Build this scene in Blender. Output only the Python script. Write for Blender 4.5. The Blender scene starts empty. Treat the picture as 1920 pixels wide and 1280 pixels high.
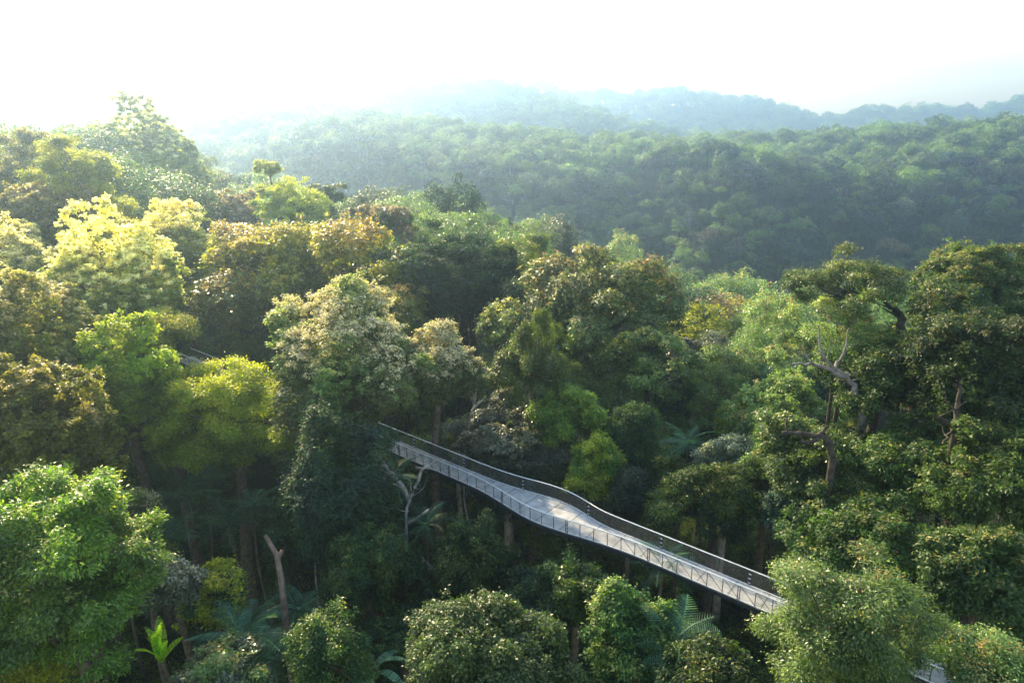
import bpy, math, random
import numpy as np
from mathutils import Vector
random.seed(7)
RNG = np.random.default_rng(11)
sc = bpy.context.scene
COL = sc.collection
PITCH = math.radians(17.35)
CP, SP = math.cos(PITCH), math.sin(PITCH)
CAM = np.array([0.0, 0.0, 100.0])
F = 1280.0

def ray(px, py):
    u = (px - 960) / F; v = (640 - py) / F
    return np.array([u, CP + v * SP, -SP + v * CP])
def at(px, py, D):                       # the world point seen at this bearing, D metres ahead
    return CAM + ray(px, py) * D
def depth(p):
    q = np.asarray(p) - CAM
    return q[1] * CP - q[2] * SP
def proj(p):
    q = np.asarray(p, float) - CAM
    d = q[..., 1] * CP - q[..., 2] * SP
    v = (q[..., 1] * SP + q[..., 2] * CP) / d
    return 960 + F * q[..., 0] / d, 640 - F * v, d

# ------------------------------------------------------------------ materials
def new_mat(name):
    m = bpy.data.materials.new(name); m.use_nodes = True
    nt = m.node_tree; nt.nodes.clear()
    return m, nt, nt.nodes, nt.links
LEAF = {}
def leaf_mat(name, c0, c1, c2, tip=(0.5, 0.4, 0.25), tip2=None, rough=0.45, spec=0.5, trans=0.45, tcol=1.7, rnd=0.5):
    """foliage: a leaf-by-leaf colour range, a second colour for flowers or young leaves, gloss and light through the blade"""
    m, nt, N, L = new_mat(name)
    out = N.new('ShaderNodeOutputMaterial')
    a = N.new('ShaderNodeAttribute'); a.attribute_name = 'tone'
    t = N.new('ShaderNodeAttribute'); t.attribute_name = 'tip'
    cr = N.new('ShaderNodeValToRGB')
    e = cr.color_ramp.elements
    e[0].position = 0.12; e[0].color = (*c0, 1)
    e[1].position = 0.9; e[1].color = (*c2, 1)
    k = e.new(0.5); k.color = (*c1, 1)
    L.new(a.outputs['Fac'], cr.inputs[0])
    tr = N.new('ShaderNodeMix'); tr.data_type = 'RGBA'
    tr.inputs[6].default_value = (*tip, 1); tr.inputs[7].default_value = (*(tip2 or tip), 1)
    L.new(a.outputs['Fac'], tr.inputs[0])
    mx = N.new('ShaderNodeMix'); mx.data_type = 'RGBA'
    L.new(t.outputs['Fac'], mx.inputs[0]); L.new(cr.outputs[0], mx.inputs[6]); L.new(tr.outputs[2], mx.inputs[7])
    oi = N.new('ShaderNodeObjectInfo')
    mr = N.new('ShaderNodeMapRange'); mr.inputs[3].default_value = 1 - rnd; mr.inputs[4].default_value = 1 + rnd
    L.new(oi.outputs['Random'], mr.inputs[0])
    hs = N.new('ShaderNodeHueSaturation'); L.new(mr.outputs[0], hs.inputs['Value']); L.new(mx.outputs[2], hs.inputs['Color'])
    mr2 = N.new('ShaderNodeMapRange'); mr2.inputs[3].default_value = 0.485; mr2.inputs[4].default_value = 0.515
    mm = N.new('ShaderNodeMath'); mm.operation = 'MULTIPLY'; mm.inputs[1].default_value = 7.31
    mf = N.new('ShaderNodeMath'); mf.operation = 'FRACT'
    L.new(oi.outputs['Random'], mm.inputs[0]); L.new(mm.outputs[0], mf.inputs[0]); L.new(mf.outputs[0], mr2.inputs[0]); L.new(mr2.outputs[0], hs.inputs['Hue'])
    bs = N.new('ShaderNodeBsdfPrincipled')
    bs.inputs['Roughness'].default_value = rough
    bs.inputs['Specular IOR Level'].default_value = spec
    L.new(hs.outputs[0], bs.inputs['Base Color'])
    tl = N.new('ShaderNodeBsdfTranslucent')
    g = N.new('ShaderNodeMix'); g.data_type = 'RGBA'; g.blend_type = 'MULTIPLY'; g.inputs[0].default_value = 1
    g.inputs[7].default_value = (tcol * 1.15, tcol * 1.2, tcol * 0.55, 1)
    L.new(hs.outputs[0], g.inputs[6]); L.new(g.outputs[2], tl.inputs[0])
    ms = N.new('ShaderNodeMixShader'); ms.inputs[0].default_value = trans
    L.new(bs.outputs[0], ms.inputs[1]); L.new(tl.outputs[0], ms.inputs[2]); L.new(ms.outputs[0], out.inputs[0])
    LEAF[name] = m
    return m

def noisy_mat(name, ca, cb, scale=3.0, rough=0.85, metal=0.0, bump=0.3, spec=0.3):
    m, nt, N, L = new_mat(name)
    out = N.new('ShaderNodeOutputMaterial'); bs = N.new('ShaderNodeBsdfPrincipled')
    tc = N.new('ShaderNodeTexCoord'); no = N.new('ShaderNodeTexNoise')
    no.inputs['Scale'].default_value = scale; no.inputs['Detail'].default_value = 6
    L.new(tc.outputs['Object'], no.inputs['Vector'])
    cr = N.new('ShaderNodeValToRGB'); e = cr.color_ramp.elements
    e[0].position = 0.35; e[0].color = (*ca, 1); e[1].position = 0.65; e[1].color = (*cb, 1)
    L.new(no.outputs[0], cr.inputs[0]); L.new(cr.outputs[0], bs.inputs['Base Color'])
    bs.inputs['Roughness'].default_value = rough; bs.inputs['Metallic'].default_value = metal
    bs.inputs['Specular IOR Level'].default_value = spec
    if bump:
        b = N.new('ShaderNodeBump'); b.inputs['Strength'].default_value = bump
        L.new(no.outputs[0], b.inputs['Height']); L.new(b.outputs[0], bs.inputs['Normal'])
    L.new(bs.outputs[0], out.inputs[0])
    return m

leaf_mat('olive', (.024, .050, .010), (.066, .118, .018), (.15, .22, .035), tip=(.30, .30, .10))
leaf_mat('cream', (.030, .045, .014), (.065, .082, .025), (.12, .13, .045), tip=(.62, .51, .38), tip2=(.48, .40, .27), trans=.3, rough=.6, spec=.2)
leaf_mat('gold_cream', (.09, .11, .018), (.20, .22, .035), (.36, .35, .07), tip=(.80, .68, .50), tip2=(.72, .62, .38), trans=.5)
leaf_mat('gold', (.10, .12, .014), (.22, .24, .028), (.40, .38, .05), tip=(.70, .56, .18), trans=.55)
leaf_mat('yellow_green', (.08, .11, .010), (.22, .26, .018), (.42, .43, .035), tip=(.46, .40, .05), trans=.6)  # lightened so the left crowns carry sun glow in their leaf colour
leaf_mat('lime', (.07, .11, .008), (.20, .28, .018), (.38, .45, .03), tip=(.45, .42, .03), trans=.6)
leaf_mat('bright', (.030, .075, .008), (.085, .17, .014), (.20, .30, .026), tip=(.28, .30, .04), rough=.38, trans=.45)
leaf_mat('orange', (.05, .065, .014), (.13, .15, .022), (.25, .25, .04), tip=(.62, .33, .04), tip2=(.55, .45, .10), rough=.4, spec=.5, trans=.35)
leaf_mat('big_olive', (.028, .054, .016), (.080, .130, .030), (.18, .24, .055), tip=(.34, .28, .08), tip2=(.34, .34, .14), rough=.45, spec=.4, trans=.35)
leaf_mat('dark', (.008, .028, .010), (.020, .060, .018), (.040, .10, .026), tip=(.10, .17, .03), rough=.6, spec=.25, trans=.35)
leaf_mat('glossy', (.014, .040, .010), (.044, .092, .018), (.11, .18, .036), tip=(.26, .24, .08), rough=.48, spec=.35, trans=.42)
leaf_mat('fresh', (.028, .062, .016), (.08, .14, .030), (.18, .26, .055), tip=(.20, .24, .06), rough=.4, trans=.42)
leaf_mat('pale', (.050, .090, .030), (.14, .22, .065), (.28, .38, .13), tip=(.50, .16, .04), tip2=(.42, .40, .20), rough=.4, spec=.5, trans=.4)
leaf_mat('grey', (.040, .060, .036), (.10, .13, .085), (.20, .23, .16), tip=(.40, .38, .30), rough=.4, trans=.35)
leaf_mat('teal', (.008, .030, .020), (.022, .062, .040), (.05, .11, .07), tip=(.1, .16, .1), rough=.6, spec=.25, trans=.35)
leaf_mat('tan', (.07, .06, .035), (.14, .115, .06), (.24, .19, .11), tip=(.4, .30, .2), trans=.4)
leaf_mat('frond', (.03, .10, .06), (.07, .17, .10), (.12, .25, .15), rough=.55, spec=.3, trans=.35)
leaf_mat('banana', (.10, .20, .01), (.20, .34, .015), (.30, .42, .03), rough=.35, trans=.6)
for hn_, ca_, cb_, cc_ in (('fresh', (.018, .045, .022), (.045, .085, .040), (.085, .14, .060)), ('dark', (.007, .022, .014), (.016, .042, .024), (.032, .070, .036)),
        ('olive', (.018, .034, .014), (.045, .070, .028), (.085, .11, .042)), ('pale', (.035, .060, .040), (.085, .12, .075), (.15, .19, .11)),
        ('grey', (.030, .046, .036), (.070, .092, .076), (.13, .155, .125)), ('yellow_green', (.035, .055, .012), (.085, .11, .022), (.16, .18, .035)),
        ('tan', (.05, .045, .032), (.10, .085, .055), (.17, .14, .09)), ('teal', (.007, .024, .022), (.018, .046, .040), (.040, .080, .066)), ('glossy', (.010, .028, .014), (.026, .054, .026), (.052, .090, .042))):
    leaf_mat('hill_' + hn_, ca_, cb_, cc_, tip=cc_, rough=.6, spec=.2, trans=.28, tcol=1.2, rnd=.6)  # darker, bluer copies of the foliage for far trees: haze put into the colour
BARK = noisy_mat('bark', (.055, .042, .030), (.13, .105, .08), 2.5)
PALE_BARK = noisy_mat('pale_bark', (.20, .175, .15), (.40, .37, .33), 2.0)
DARK_BARK = noisy_mat('dark_bark', (.028, .022, .018), (.075, .058, .045), 2.5)
GROUND = noisy_mat('forest_floor', (.012, .018, .008), (.035, .040, .018), .35, 0.95)

# ------------------------------------------------------------------ objects
def link(o, parent=None):
    COL.objects.link(o)
    if parent: o.parent = parent
    return o
def tag(o, label, cat, group=None):
    o['label'] = label; o['category'] = cat
    if group: o['group'] = group
    return o
def empty(name, loc, rz=0, sc_=1):
    o = bpy.data.objects.new(name, None); link(o); o.location = loc; o.rotation_euler = (0, 0, rz)
    o.scale = (sc_,) * 3 if not hasattr(sc_, '__len__') else sc_
    return o
def quads_mesh(name, V, mat, tone=None, tip=None, rest=None):
    """V: (n*4,3) quads; rest: optional (verts, faces, material) joined in (the wood of a small tree)"""
    me = bpy.data.meshes.new(name)
    n = len(V) // 4
    if rest is not None:
        rv, rf = np.array(rest[0], float), np.array(rest[1], np.int32)
        V2 = np.concatenate([V, rv]); nv = len(V2)
        li = np.concatenate([np.arange(n * 4), (rf + n * 4).ravel()]).astype(np.int32)
        nf = n + len(rf)
    else:
        V2 = V; nv = len(V); li = np.arange(n * 4, dtype=np.int32); nf = n
    me.vertices.add(nv); me.vertices.foreach_set('co', V2.astype(np.float32).ravel())
    me.loops.add(len(li)); me.loops.foreach_set('vertex_index', li)
    me.polygons.add(nf); me.polygons.foreach_set('loop_start', np.arange(0, nf * 4, 4, dtype=np.int32))
    me.materials.append(mat)
    if rest is not None:
        me.materials.append(rest[2])
        mi = np.zeros(nf, np.int32); mi[n:] = 1
        me.polygons.foreach_set('material_index', mi)
    me.update(calc_edges=True)
    for nm, arr in (('tone', tone), ('tip', tip)):
        if arr is not None:
            at_ = me.attributes.new(nm, 'FLOAT', 'FACE')
            z = np.zeros(nf, np.float32); z[:n] = arr
            at_.data.foreach_set('value', z)
    return me
def unit(a):
    return a / (np.linalg.norm(a, axis=-1, keepdims=True) + 1e-9)
def leaf_quads(c, nrm, d, Ln, Wd, fold=0.12, bend=0.0):
    nrm = unit(nrm); d = unit(d - nrm * np.sum(d * nrm, 1, keepdims=True)); s = np.cross(nrm, d)
    Ln = np.broadcast_to(np.asarray(Ln, float), (len(c),))[:, None]; Wd = np.broadcast_to(np.asarray(Wd, float), (len(c),))[:, None]
    V = np.empty((len(c), 4, 3))
    V[:, 0] = c - d * Ln * .5
    V[:, 1] = c - s * Wd * .5 + nrm * Wd * fold + d * Ln * .05
    V[:, 2] = c + d * Ln * .5 - nrm * Ln * bend
    V[:, 3] = c + s * Wd * .5 + nrm * Wd * fold + d * Ln * .05
    return V.reshape(-1, 3)

class Wood:
    def __init__(s): s.v = []; s.f = []
    def tube(s, pts, rad, k=6):
        pts = [Vector(p) for p in pts]; b = len(s.v); n = len(pts)
        up = Vector((0.31, 0.17, 0.93)).normalized()
        for i, p in enumerate(pts):
            t = (pts[min(i + 1, n - 1)] - pts[max(i - 1, 0)])
            t = t.normalized() if t.length > 1e-6 else Vector((0, 0, 1))
            a = t.cross(up)
            if a.length < .15: a = t.cross(Vector((1, 0, 0)))
            a.normalize(); c = t.cross(a)
            for j in range(k):
                w = 2 * math.pi * j / k
                s.v.append(tuple(p + (a * math.cos(w) + c * math.sin(w)) * rad[i]))
        for i in range(n - 1):
            for j in range(k):
                j2 = (j + 1) % k
                s.f.append((b + i * k + j, b + i * k + j2, b + (i + 1) * k + j2, b + (i + 1) * k + j))
    def limb(s, a, b, r0, r1, wob=0.12, n=6, sag=0.0, k=6):
        a = np.array(a, float); b = np.array(b, float); L = np.linalg.norm(b - a)
        ph = [random.uniform(-1, 1) for _ in range(6)]
        pts, rr = [], []
        for i in range(n + 1):
            t = i / n; e = math.sin(math.pi * t)
            p = a + (b - a) * t + np.array([ph[0] * e + ph[1] * math.sin(2 * math.pi * t) * .5, ph[2] * e + ph[3] * math.sin(2 * math.pi * t) * .5, ph[4] * e * .4 - sag * e]) * wob * L
            pts.append(p); rr.append(r0 + (r1 - r0) * t ** .8)
        s.tube(pts, rr, k)
        return pts
    def mesh(s, name, mat):
        me = bpy.data.meshes.new(name); me.from_pydata(s.v, [], s.f); me.materials.append(mat)
        me.polygons.foreach_set('use_smooth', [True] * len(me.polygons)); me.update()
        return me

def rand_dirs(n, rng):
    v = rng.normal(size=(n, 3)); return unit(v)

# crown styles: lobes, lobe size (share of the crown), flatness of a lobe, leaf length, leaf width share, twig radius, leaves per twig, tip amount
STYLE = dict(
    dome=dict(nl=40, lr=.27, flat=.85, leaf=.26, asp=.55, tw=.36, lpt=36, low=-.55, cover=3.0),
    bigleaf=dict(nl=34, lr=.24, flat=.7, leaf=.46, asp=.55, tw=.50, lpt=11, low=-.35, cover=2.1),
    feather=dict(nl=46, lr=.19, flat=.55, leaf=.24, asp=.42, tw=.60, lpt=34, low=-.5, cover=2.6),
    spray=dict(nl=34, lr=.25, flat=.55, leaf=.30, asp=.35, tw=.46, lpt=36, low=-.5, cover=2.8),
    open=dict(nl=24, lr=.20, flat=.55, leaf=.24, asp=.5, tw=.45, lpt=22, low=-.3, cover=2.2),
    glossy=dict(nl=34, lr=.27, flat=.72, leaf=.30, asp=.48, tw=.38, lpt=30, low=-.5, cover=2.7),
    umbrella=dict(nl=12, lr=.34, flat=.5, leaf=.26, asp=.5, tw=.4, lpt=22, low=.1, cover=2.6),
    column=dict(nl=30, lr=.34, flat=1.0, leaf=.24, asp=.5, tw=.42, lpt=24, low=-.9, cover=2.6),
)
def crown(rx, ry, rz, style, rng, leafmul=1.0, tipamt=0.3, cap=60000, tiplow=-0.2, covmul=1.0, rag=1.0):
    """returns leaf quads, tone, tip and the lobe centres, round the crown's own centre"""
    S = STYLE[style]; R3 = np.array([rx, ry, rz])
    nl = S['nl']
    i = np.arange(nl) + .5
    z = 1 - (1 - S['low']) * i / nl
    ph = i * 2.39996 + rng.uniform(0, 6.28) + rng.normal(0, .25, nl)
    z = np.clip(z + rng.normal(0, .07, nl), -.98, .99)
    d = np.stack([np.sqrt(1 - z * z) * np.cos(ph), np.sqrt(1 - z * z) * np.sin(ph), z], 1)
    rl = S['lr'] * rng.uniform(.5, 1.35, nl)
    rad = (1 - rl * .8) * rng.uniform(.74, 1.12, nl)
    # uneven outline: a few directions bulge, a few sink
    bump = sum(rng.uniform(-.16, .16) * np.cos(d @ rand_dirs(1, rng)[0] * rng.uniform(2, 5) + rng.uniform(0, 6)) for _ in range(5))
    rad = rad * (1 + bump)
    C = d * rad[:, None]
    ni = max(3, nl // 5)                        # inner lobes fill the crown
    C = np.concatenate([C, rand_dirs(ni, rng) * rng.uniform(.1, .5, (ni, 1))]); rl = np.concatenate([rl, np.full(ni, S['lr'] * 1.1)])
    LC = C * R3
    Rm = (rx * ry * rz) ** (1 / 3)
    lrad = rl * Rm
    L = S['leaf'] * leafmul * .8; cap = int(cap * 1.5); A = L * L * S['asp'] * .5
    area = np.sum(4 * np.pi * lrad ** 2) * .62
    nleaf = int(min(cap, S['cover'] * covmul * area / A))
    if S['cover'] * covmul * area / A > cap:
        L *= math.sqrt(S['cover'] * covmul * area / A / cap)
    ntw = max(40, nleaf // S['lpt'])
    p = lrad ** 2 / np.sum(lrad ** 2)
    li = rng.choice(len(LC), ntw, p=p)
    td = rand_dirs(ntw * 3, rng)
    out = unit(LC / R3)[np.repeat(li, 3)]
    score = np.sum(td * (out * .8 + np.array([0, 0, .35])), 1) + rng.uniform(-.75, .75, ntw * 3)
    pick = np.argmax(score.reshape(-1, 3), 1) + np.arange(ntw) * 3
    td = td[pick]
    fl = np.array([1, 1, S['flat']])
    T = LC[li] + td * fl * lrad[li][:, None] * rng.uniform(.72, 1.1, (ntw, 1))
    cl = rng.integers(0, ntw, ntw)              # some twigs reach out further
    far = rng.random(ntw) < .2
    T[far] += td[far] * fl * lrad[li][far][:, None] * rng.uniform(.05, .45, (far.sum(), 1))
    for a_, f_ in ((.12 * rag, 1.9), (.065 * rag, 4.5), (.03, 9.0)):   # ragged, uneven masses
        for ax_ in range(3):
            kv = rng.normal(size=3) * f_; T[:, ax_] += a_ * R3[ax_] * np.sin((T / R3) @ kv + rng.uniform(0, 6.28))
    thin = np.sin((T / R3) @ (rng.normal(size=3) * 5)) + np.sin((T / R3) @ (rng.normal(size=3) * 7)) + rng.normal(0, .5, ntw)
    th_ = -1.25 if rag > .8 else -1.8
    T = T[thin > th_]; li = li[thin > th_]; td = td[thin > th_]; ntw = len(T)
    tw_tone = rng.random(ntw)
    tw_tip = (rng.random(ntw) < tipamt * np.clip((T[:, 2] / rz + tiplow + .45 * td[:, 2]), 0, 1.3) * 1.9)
    lobe_tone = rng.random(len(LC))
    n = nleaf
    k = np.repeat(np.arange(ntw), S['lpt'])[:n]
    if len(k) < n: n = len(k)
    off = rng.normal(0, .5, (n, 3)) * S['tw'] * np.array([1, 1, .7])
    c = T[k] + off
    upn = unit(td[k] * .55 + np.array([0, 0, .75]) + rng.normal(0, .55, (n, 3)))
    dirn = unit(off + td[k] * .6 + rng.normal(0, .35, (n, 3)) + np.array([0, 0, -.25]))
    Ls = L * rng.uniform(.65, 1.3, n)
    V = leaf_quads(c, upn, dirn, Ls, Ls * S['asp'], .14, .08)
    tone = np.clip(.40 * rng.random(n) + .32 * tw_tone[k] + .28 * lobe_tone[li[k]], 0, 1)
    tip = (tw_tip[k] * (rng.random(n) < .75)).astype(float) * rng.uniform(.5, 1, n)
    return V, tone, tip, LC, lrad

def trunk_mesh(base_z, LC, lrad, rx, rz, rng, bark, r0=None, lean=(0, 0), stems=1):
    """wood: trunk from the ground (base_z, below the crown centre at the origin) and limbs out to the lobes"""
    w = Wood(); r0 = r0 or max(.16, .045 * rx + .012 * abs(base_z))
    fork = np.array([0, 0, -rz * .45])
    for s_ in range(stems):
        o = np.array([rng.normal(0, .9), rng.normal(0, .9), 0]) * (s_ > 0)
        b = np.array([lean[0], lean[1], base_z]) + o
        w.limb(b, fork + o * .8, r0 * 1.25, r0 * .7, .025, 9, k=8)
    w.limb(fork, (0, 0, rz * .35), r0 * .7, r0 * .2, .08, 5)
    idx = np.argsort(-lrad)[:24]
    for i in idx:
        t = rng.uniform(0, .6)
        a = fork * (1 - t) + np.array([0, 0, rz * .3]) * t
        pts = w.limb(a, LC[i], r0 * .36, r0 * .07, .09, 5)
        for _ in range(2):
            q = pts[rng.integers(3, 6)]
            w.limb(q, LC[i] + rand_dirs(1, rng)[0] * lrad[i] * .8, r0 * .09, r0 * .03, .1, 3, k=4)
    return w.mesh('trunk', bark)

# ------------------------------------------------------------------ the land
BZ = 69.0                                    # walkway deck height
ctrl = [  # px, py of the canopy there, distance, height of the canopy above the ground
    (130, 890, 45, 22), (60, 430, 80, 24), (100, 260, 98, 24), (265, 215, 150, 26), (0, 240, 140, 24), (560, 410, 88, 25), (655, 560, 66, 32),
    (870, 430, 92, 27), (1100, 490, 75, 28), (1340, 640, 85, 22), (1200, 510, 180, 20), (1400, 530, 200, 20),
    (1620, 480, 60, 30), (1830, 490, 62, 30), (1830, 590, 50, 28), (1860, 1000, 42, 24), (640, 380, 140, 22), (870, 370, 160, 22), (1010, 440, 160, 21),
    (450, 340, 170, 22), (505, 410, 120, 24), (910, 1140, 38, 20), (1560, 1060, 32, 25), (1300, 900, 55, 24), (300, 640, 66, 26),
    (1500, 600, 130, 22), (1750, 640, 130, 24), (-200, 300, 90, 24), (2100, 560, 70, 26)]
gp = [(-60, 0, 60), (0, 0, 42), (60, 0, 50), (0, 46, 43), (18, 36, 44), (-14, 60, 44), (-24, 62, 45), (-34, 60, 47), (-26, 46, 46), (-40, 20, 52), (40, 20, 50), (-10, 38, 42), (-46, 98, 64)]
GX, GZ = [], []
for px, py, D, h in ctrl:
    p = at(px, py, D); GX.append(p[:2]); GZ.append(p[2] - h)
for x, y, z in gp: GX.append((x, y)); GZ.append(z)
GX = np.array(GX, float); GZ = np.array(GZ, float)
def warp(q):
    r = np.linalg.norm(q, axis=-1, keepdims=True) + 1e-6
    return q / r * np.log1p(r / 30) * 30
def K(a, b):
    r = np.linalg.norm(a[:, None] - b[None], axis=2); return r
_A = K(warp(GX), warp(GX)); n_ = len(GX)
_M = np.zeros((n_ + 1, n_ + 1)); _M[:n_, :n_] = _A - np.eye(n_) * 1.2; _M[:n_, n_] = 1; _M[n_, :n_] = 1
_w = np.linalg.solve(_M, np.append(GZ, 0))
def near_ground(x, y):
    q = np.stack([x, y], -1).reshape(-1, 2); q = warp(q)
    o = np.empty(len(q))
    for i in range(0, len(q), 20000):
        o[i:i + 20000] = K(q[i:i + 20000], warp(GX)) @ _w[:-1] + _w[-1]
    return o.reshape(np.shape(x))
TH = 17.0
L2 = [(-600, 215, 557), (0, 200, 557), (380, 190, 557), (560, 190, 548), (700, 206, 531), (850, 228, 505), (960, 238, 487), (1100, 250, 487), (1250, 254, 522), (1420, 250, 522), (1540, 244, 496), (1700, 228, 470), (1800, 224, 452), (1920, 216, 426), (2500, 180, 374)]
L3 = [(-600, 190, 950), (0, 180, 950), (300, 172, 950), (600, 160, 940), (720, 143, 930), (830, 154, 920), (950, 172, 900), (1030, 193, 880), (1100, 209, 870), (1180, 240, 860), (1300, 262, 860), (1500, 262, 860), (2500, 250, 860)]
L4 = [(-600, 150, 1500), (0, 150, 1500), (450, 125, 1500), (650, 138, 1500), (870, 154, 1450), (905, 146, 1450), (960, 146, 1430), (1010, 157, 1420), (1065, 180, 1400), (1130, 181, 1380), (1160, 188, 1370), (1210, 184, 1360), (1280, 180, 1350), (1330, 190, 1340), (1400, 198, 1320), (1465, 208, 1300), (1500, 226, 1290), (1528, 236, 1280), (1560, 230, 1270), (1600, 220, 1250), (1700, 214, 1220), (1830, 217, 1200), (1865, 210, 1190), (1920, 197, 1180), (2500, 130, 1150)]
V1 = [(-600, 600, 275), (300, 600, 282), (900, 600, 285), (1200, 625, 282), (1500, 640, 275), (1750, 655, 262), (2000, 655, 255), (2600, 655, 250)]
def layer(pts):
    u, y, z = [], [], []
    for px, py, D in pts:
        p = at(px, py, D); u.append(p[0] / p[1]); y.append(p[1]); z.append(p[2])
    return np.array(u), np.array(y), np.array(z)
LAY = [layer(l) for l in (V1, L2, L3, L4)]
def sm(t): return t * t * (3 - 2 * t)
_ph = RNG.uniform(0, 6.28, 40)
def wav(x, y):
    s = 0
    for i, (f, a) in enumerate(((.011, 1), (.019, .8), (.031, .5), (.052, .32), (.083, .2))):
        an = _ph[i]; s = s + a * np.sin((x * math.cos(an) + y * math.sin(an)) * f * 2 + _ph[i + 8]) * np.cos((x * math.sin(an) - y * math.cos(an)) * f * 1.7 + _ph[i + 16])
    return s
SPURS = [(at(1130, 262, 490), at(1560, 470, 310), 46, 40), (at(1960, 290, 415), at(1480, 400, 345), 38, 38), (at(1800, 330, 400), at(1640, 520, 300), 24, 28),
         (at(860, 235, 500), at(1000, 400, 330), 28, 44), (at(560, 200, 540), at(760, 330, 380), 14, 45)]
def far_ground(x, y):
    u = x / np.maximum(y, 1)
    ks = []
    for lu, ly, lz in LAY: ks.append((np.interp(u, lu, ly), np.interp(u, lu, lz) - TH))
    v1, l2, l3, l4 = ks
    def val(a, b, dz): return ((a[0] + b[0]) * .5, np.minimum(a[1], b[1]) - dz)
    K_ = [v1, l2, val(l2, l3, 50), l3, val(l3, l4, 70), l4, (l4[0] + 600, l4[1] - 120), (l4[0] * 0 + 5000, l4[1] * 0 - 20)]
    z = K_[0][1] + 0 * y
    for i in range(len(K_) - 1):
        y0, z0 = K_[i]; y1, z1 = K_[i + 1]
        t = np.clip((y - y0) / (y1 - y0), 0, 1)
        e = sm(t) * .6 + t * .4 if i in (0,) else sm(t)
        z = np.where(y >= y0, z0 + (z1 - z0) * e, z)
    y2 = l2[0]
    win = np.clip((y - v1[0]) / 60, 0, 1) * np.clip((y2 - 25 - y) / 190, 0, 1)
    z = z + wav(x, y) * 17 * win
    z = z + wav(x * .6 + 300, y * .6) * 9 * np.clip((y - y2 - 30) / 60, 0, 1) * (np.abs(y - l3[0]) > 60) * (np.abs(y - l4[0]) > 90) * 0
    for a, b, hgt, wd in SPURS:
        ax, ay = a[0], a[1]; bx, by = b[0] - ax, b[1] - ay
        t = np.clip(((x - ax) * bx + (y - ay) * by) / (bx * bx + by * by), 0, 1)
        dd = np.hypot(x - ax - bx * t, y - ay - by * t)
        z = z + hgt * np.exp(-(dd / wd) ** 2) * np.sin(np.pi * np.clip(t * .9 + .08, 0, 1)) ** .7 * win
    los = 100 + (l2[1] + TH - 100) * y / y2 - TH - 5         # nothing on the slope stands above its crest
    z = np.where((win > 0) & (y < y2), np.minimum(z, los + np.clip(y2 - y, 0, 1) * 0), z)
    return z
def ground(x, y):
    x = np.asarray(x, float); y = np.asarray(y, float)
    t = sm(np.clip((y - 185) / 75, 0, 1))
    a = near_ground(x, np.minimum(y, 320)); b = far_ground(x, np.maximum(y, 5))
    return a * (1 - t) + b * t
def g1(x, y): return float(ground(np.array([x]), np.array([y]))[0])

ys = np.concatenate([np.linspace(-60, 240, 110), 240 * np.exp(np.linspace(0.012, math.log(1850 / 240), 190))])
us = np.linspace(-1, 1, 260)
YY, UU = np.meshgrid(ys, us, indexing='ij')
XX = UU * (np.maximum(YY, 0) * 1.0 + 110)
ZZ = ground(XX, YY)
nr, nc = YY.shape
me = bpy.data.meshes.new('hillside_ground')
idx = np.arange(nr * nc).reshape(nr, nc)
fc = np.stack([idx[:-1, :-1], idx[:-1, 1:], idx[1:, 1:], idx[1:, :-1]], -1).reshape(-1, 4)
me.from_pydata(np.stack([XX, YY, ZZ], -1).reshape(-1, 3).tolist(), [], fc.tolist())
me.materials.append(GROUND); me.polygons.foreach_set('use_smooth', [True] * len(me.polygons)); me.update()
terr = link(bpy.data.objects.new('terrain', me)); terr['kind'] = 'structure'
me = bpy.data.meshes.new('ground')
me.from_pydata([(-1980, -140, -60), (1980, -140, -60), (1980, 1890, -60), (-1980, 1890, -60)], [], [(0, 1, 2, 3)]); me.materials.append(GROUND)
gr = link(bpy.data.objects.new('ground', me)); gr['kind'] = 'structure'
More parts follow.
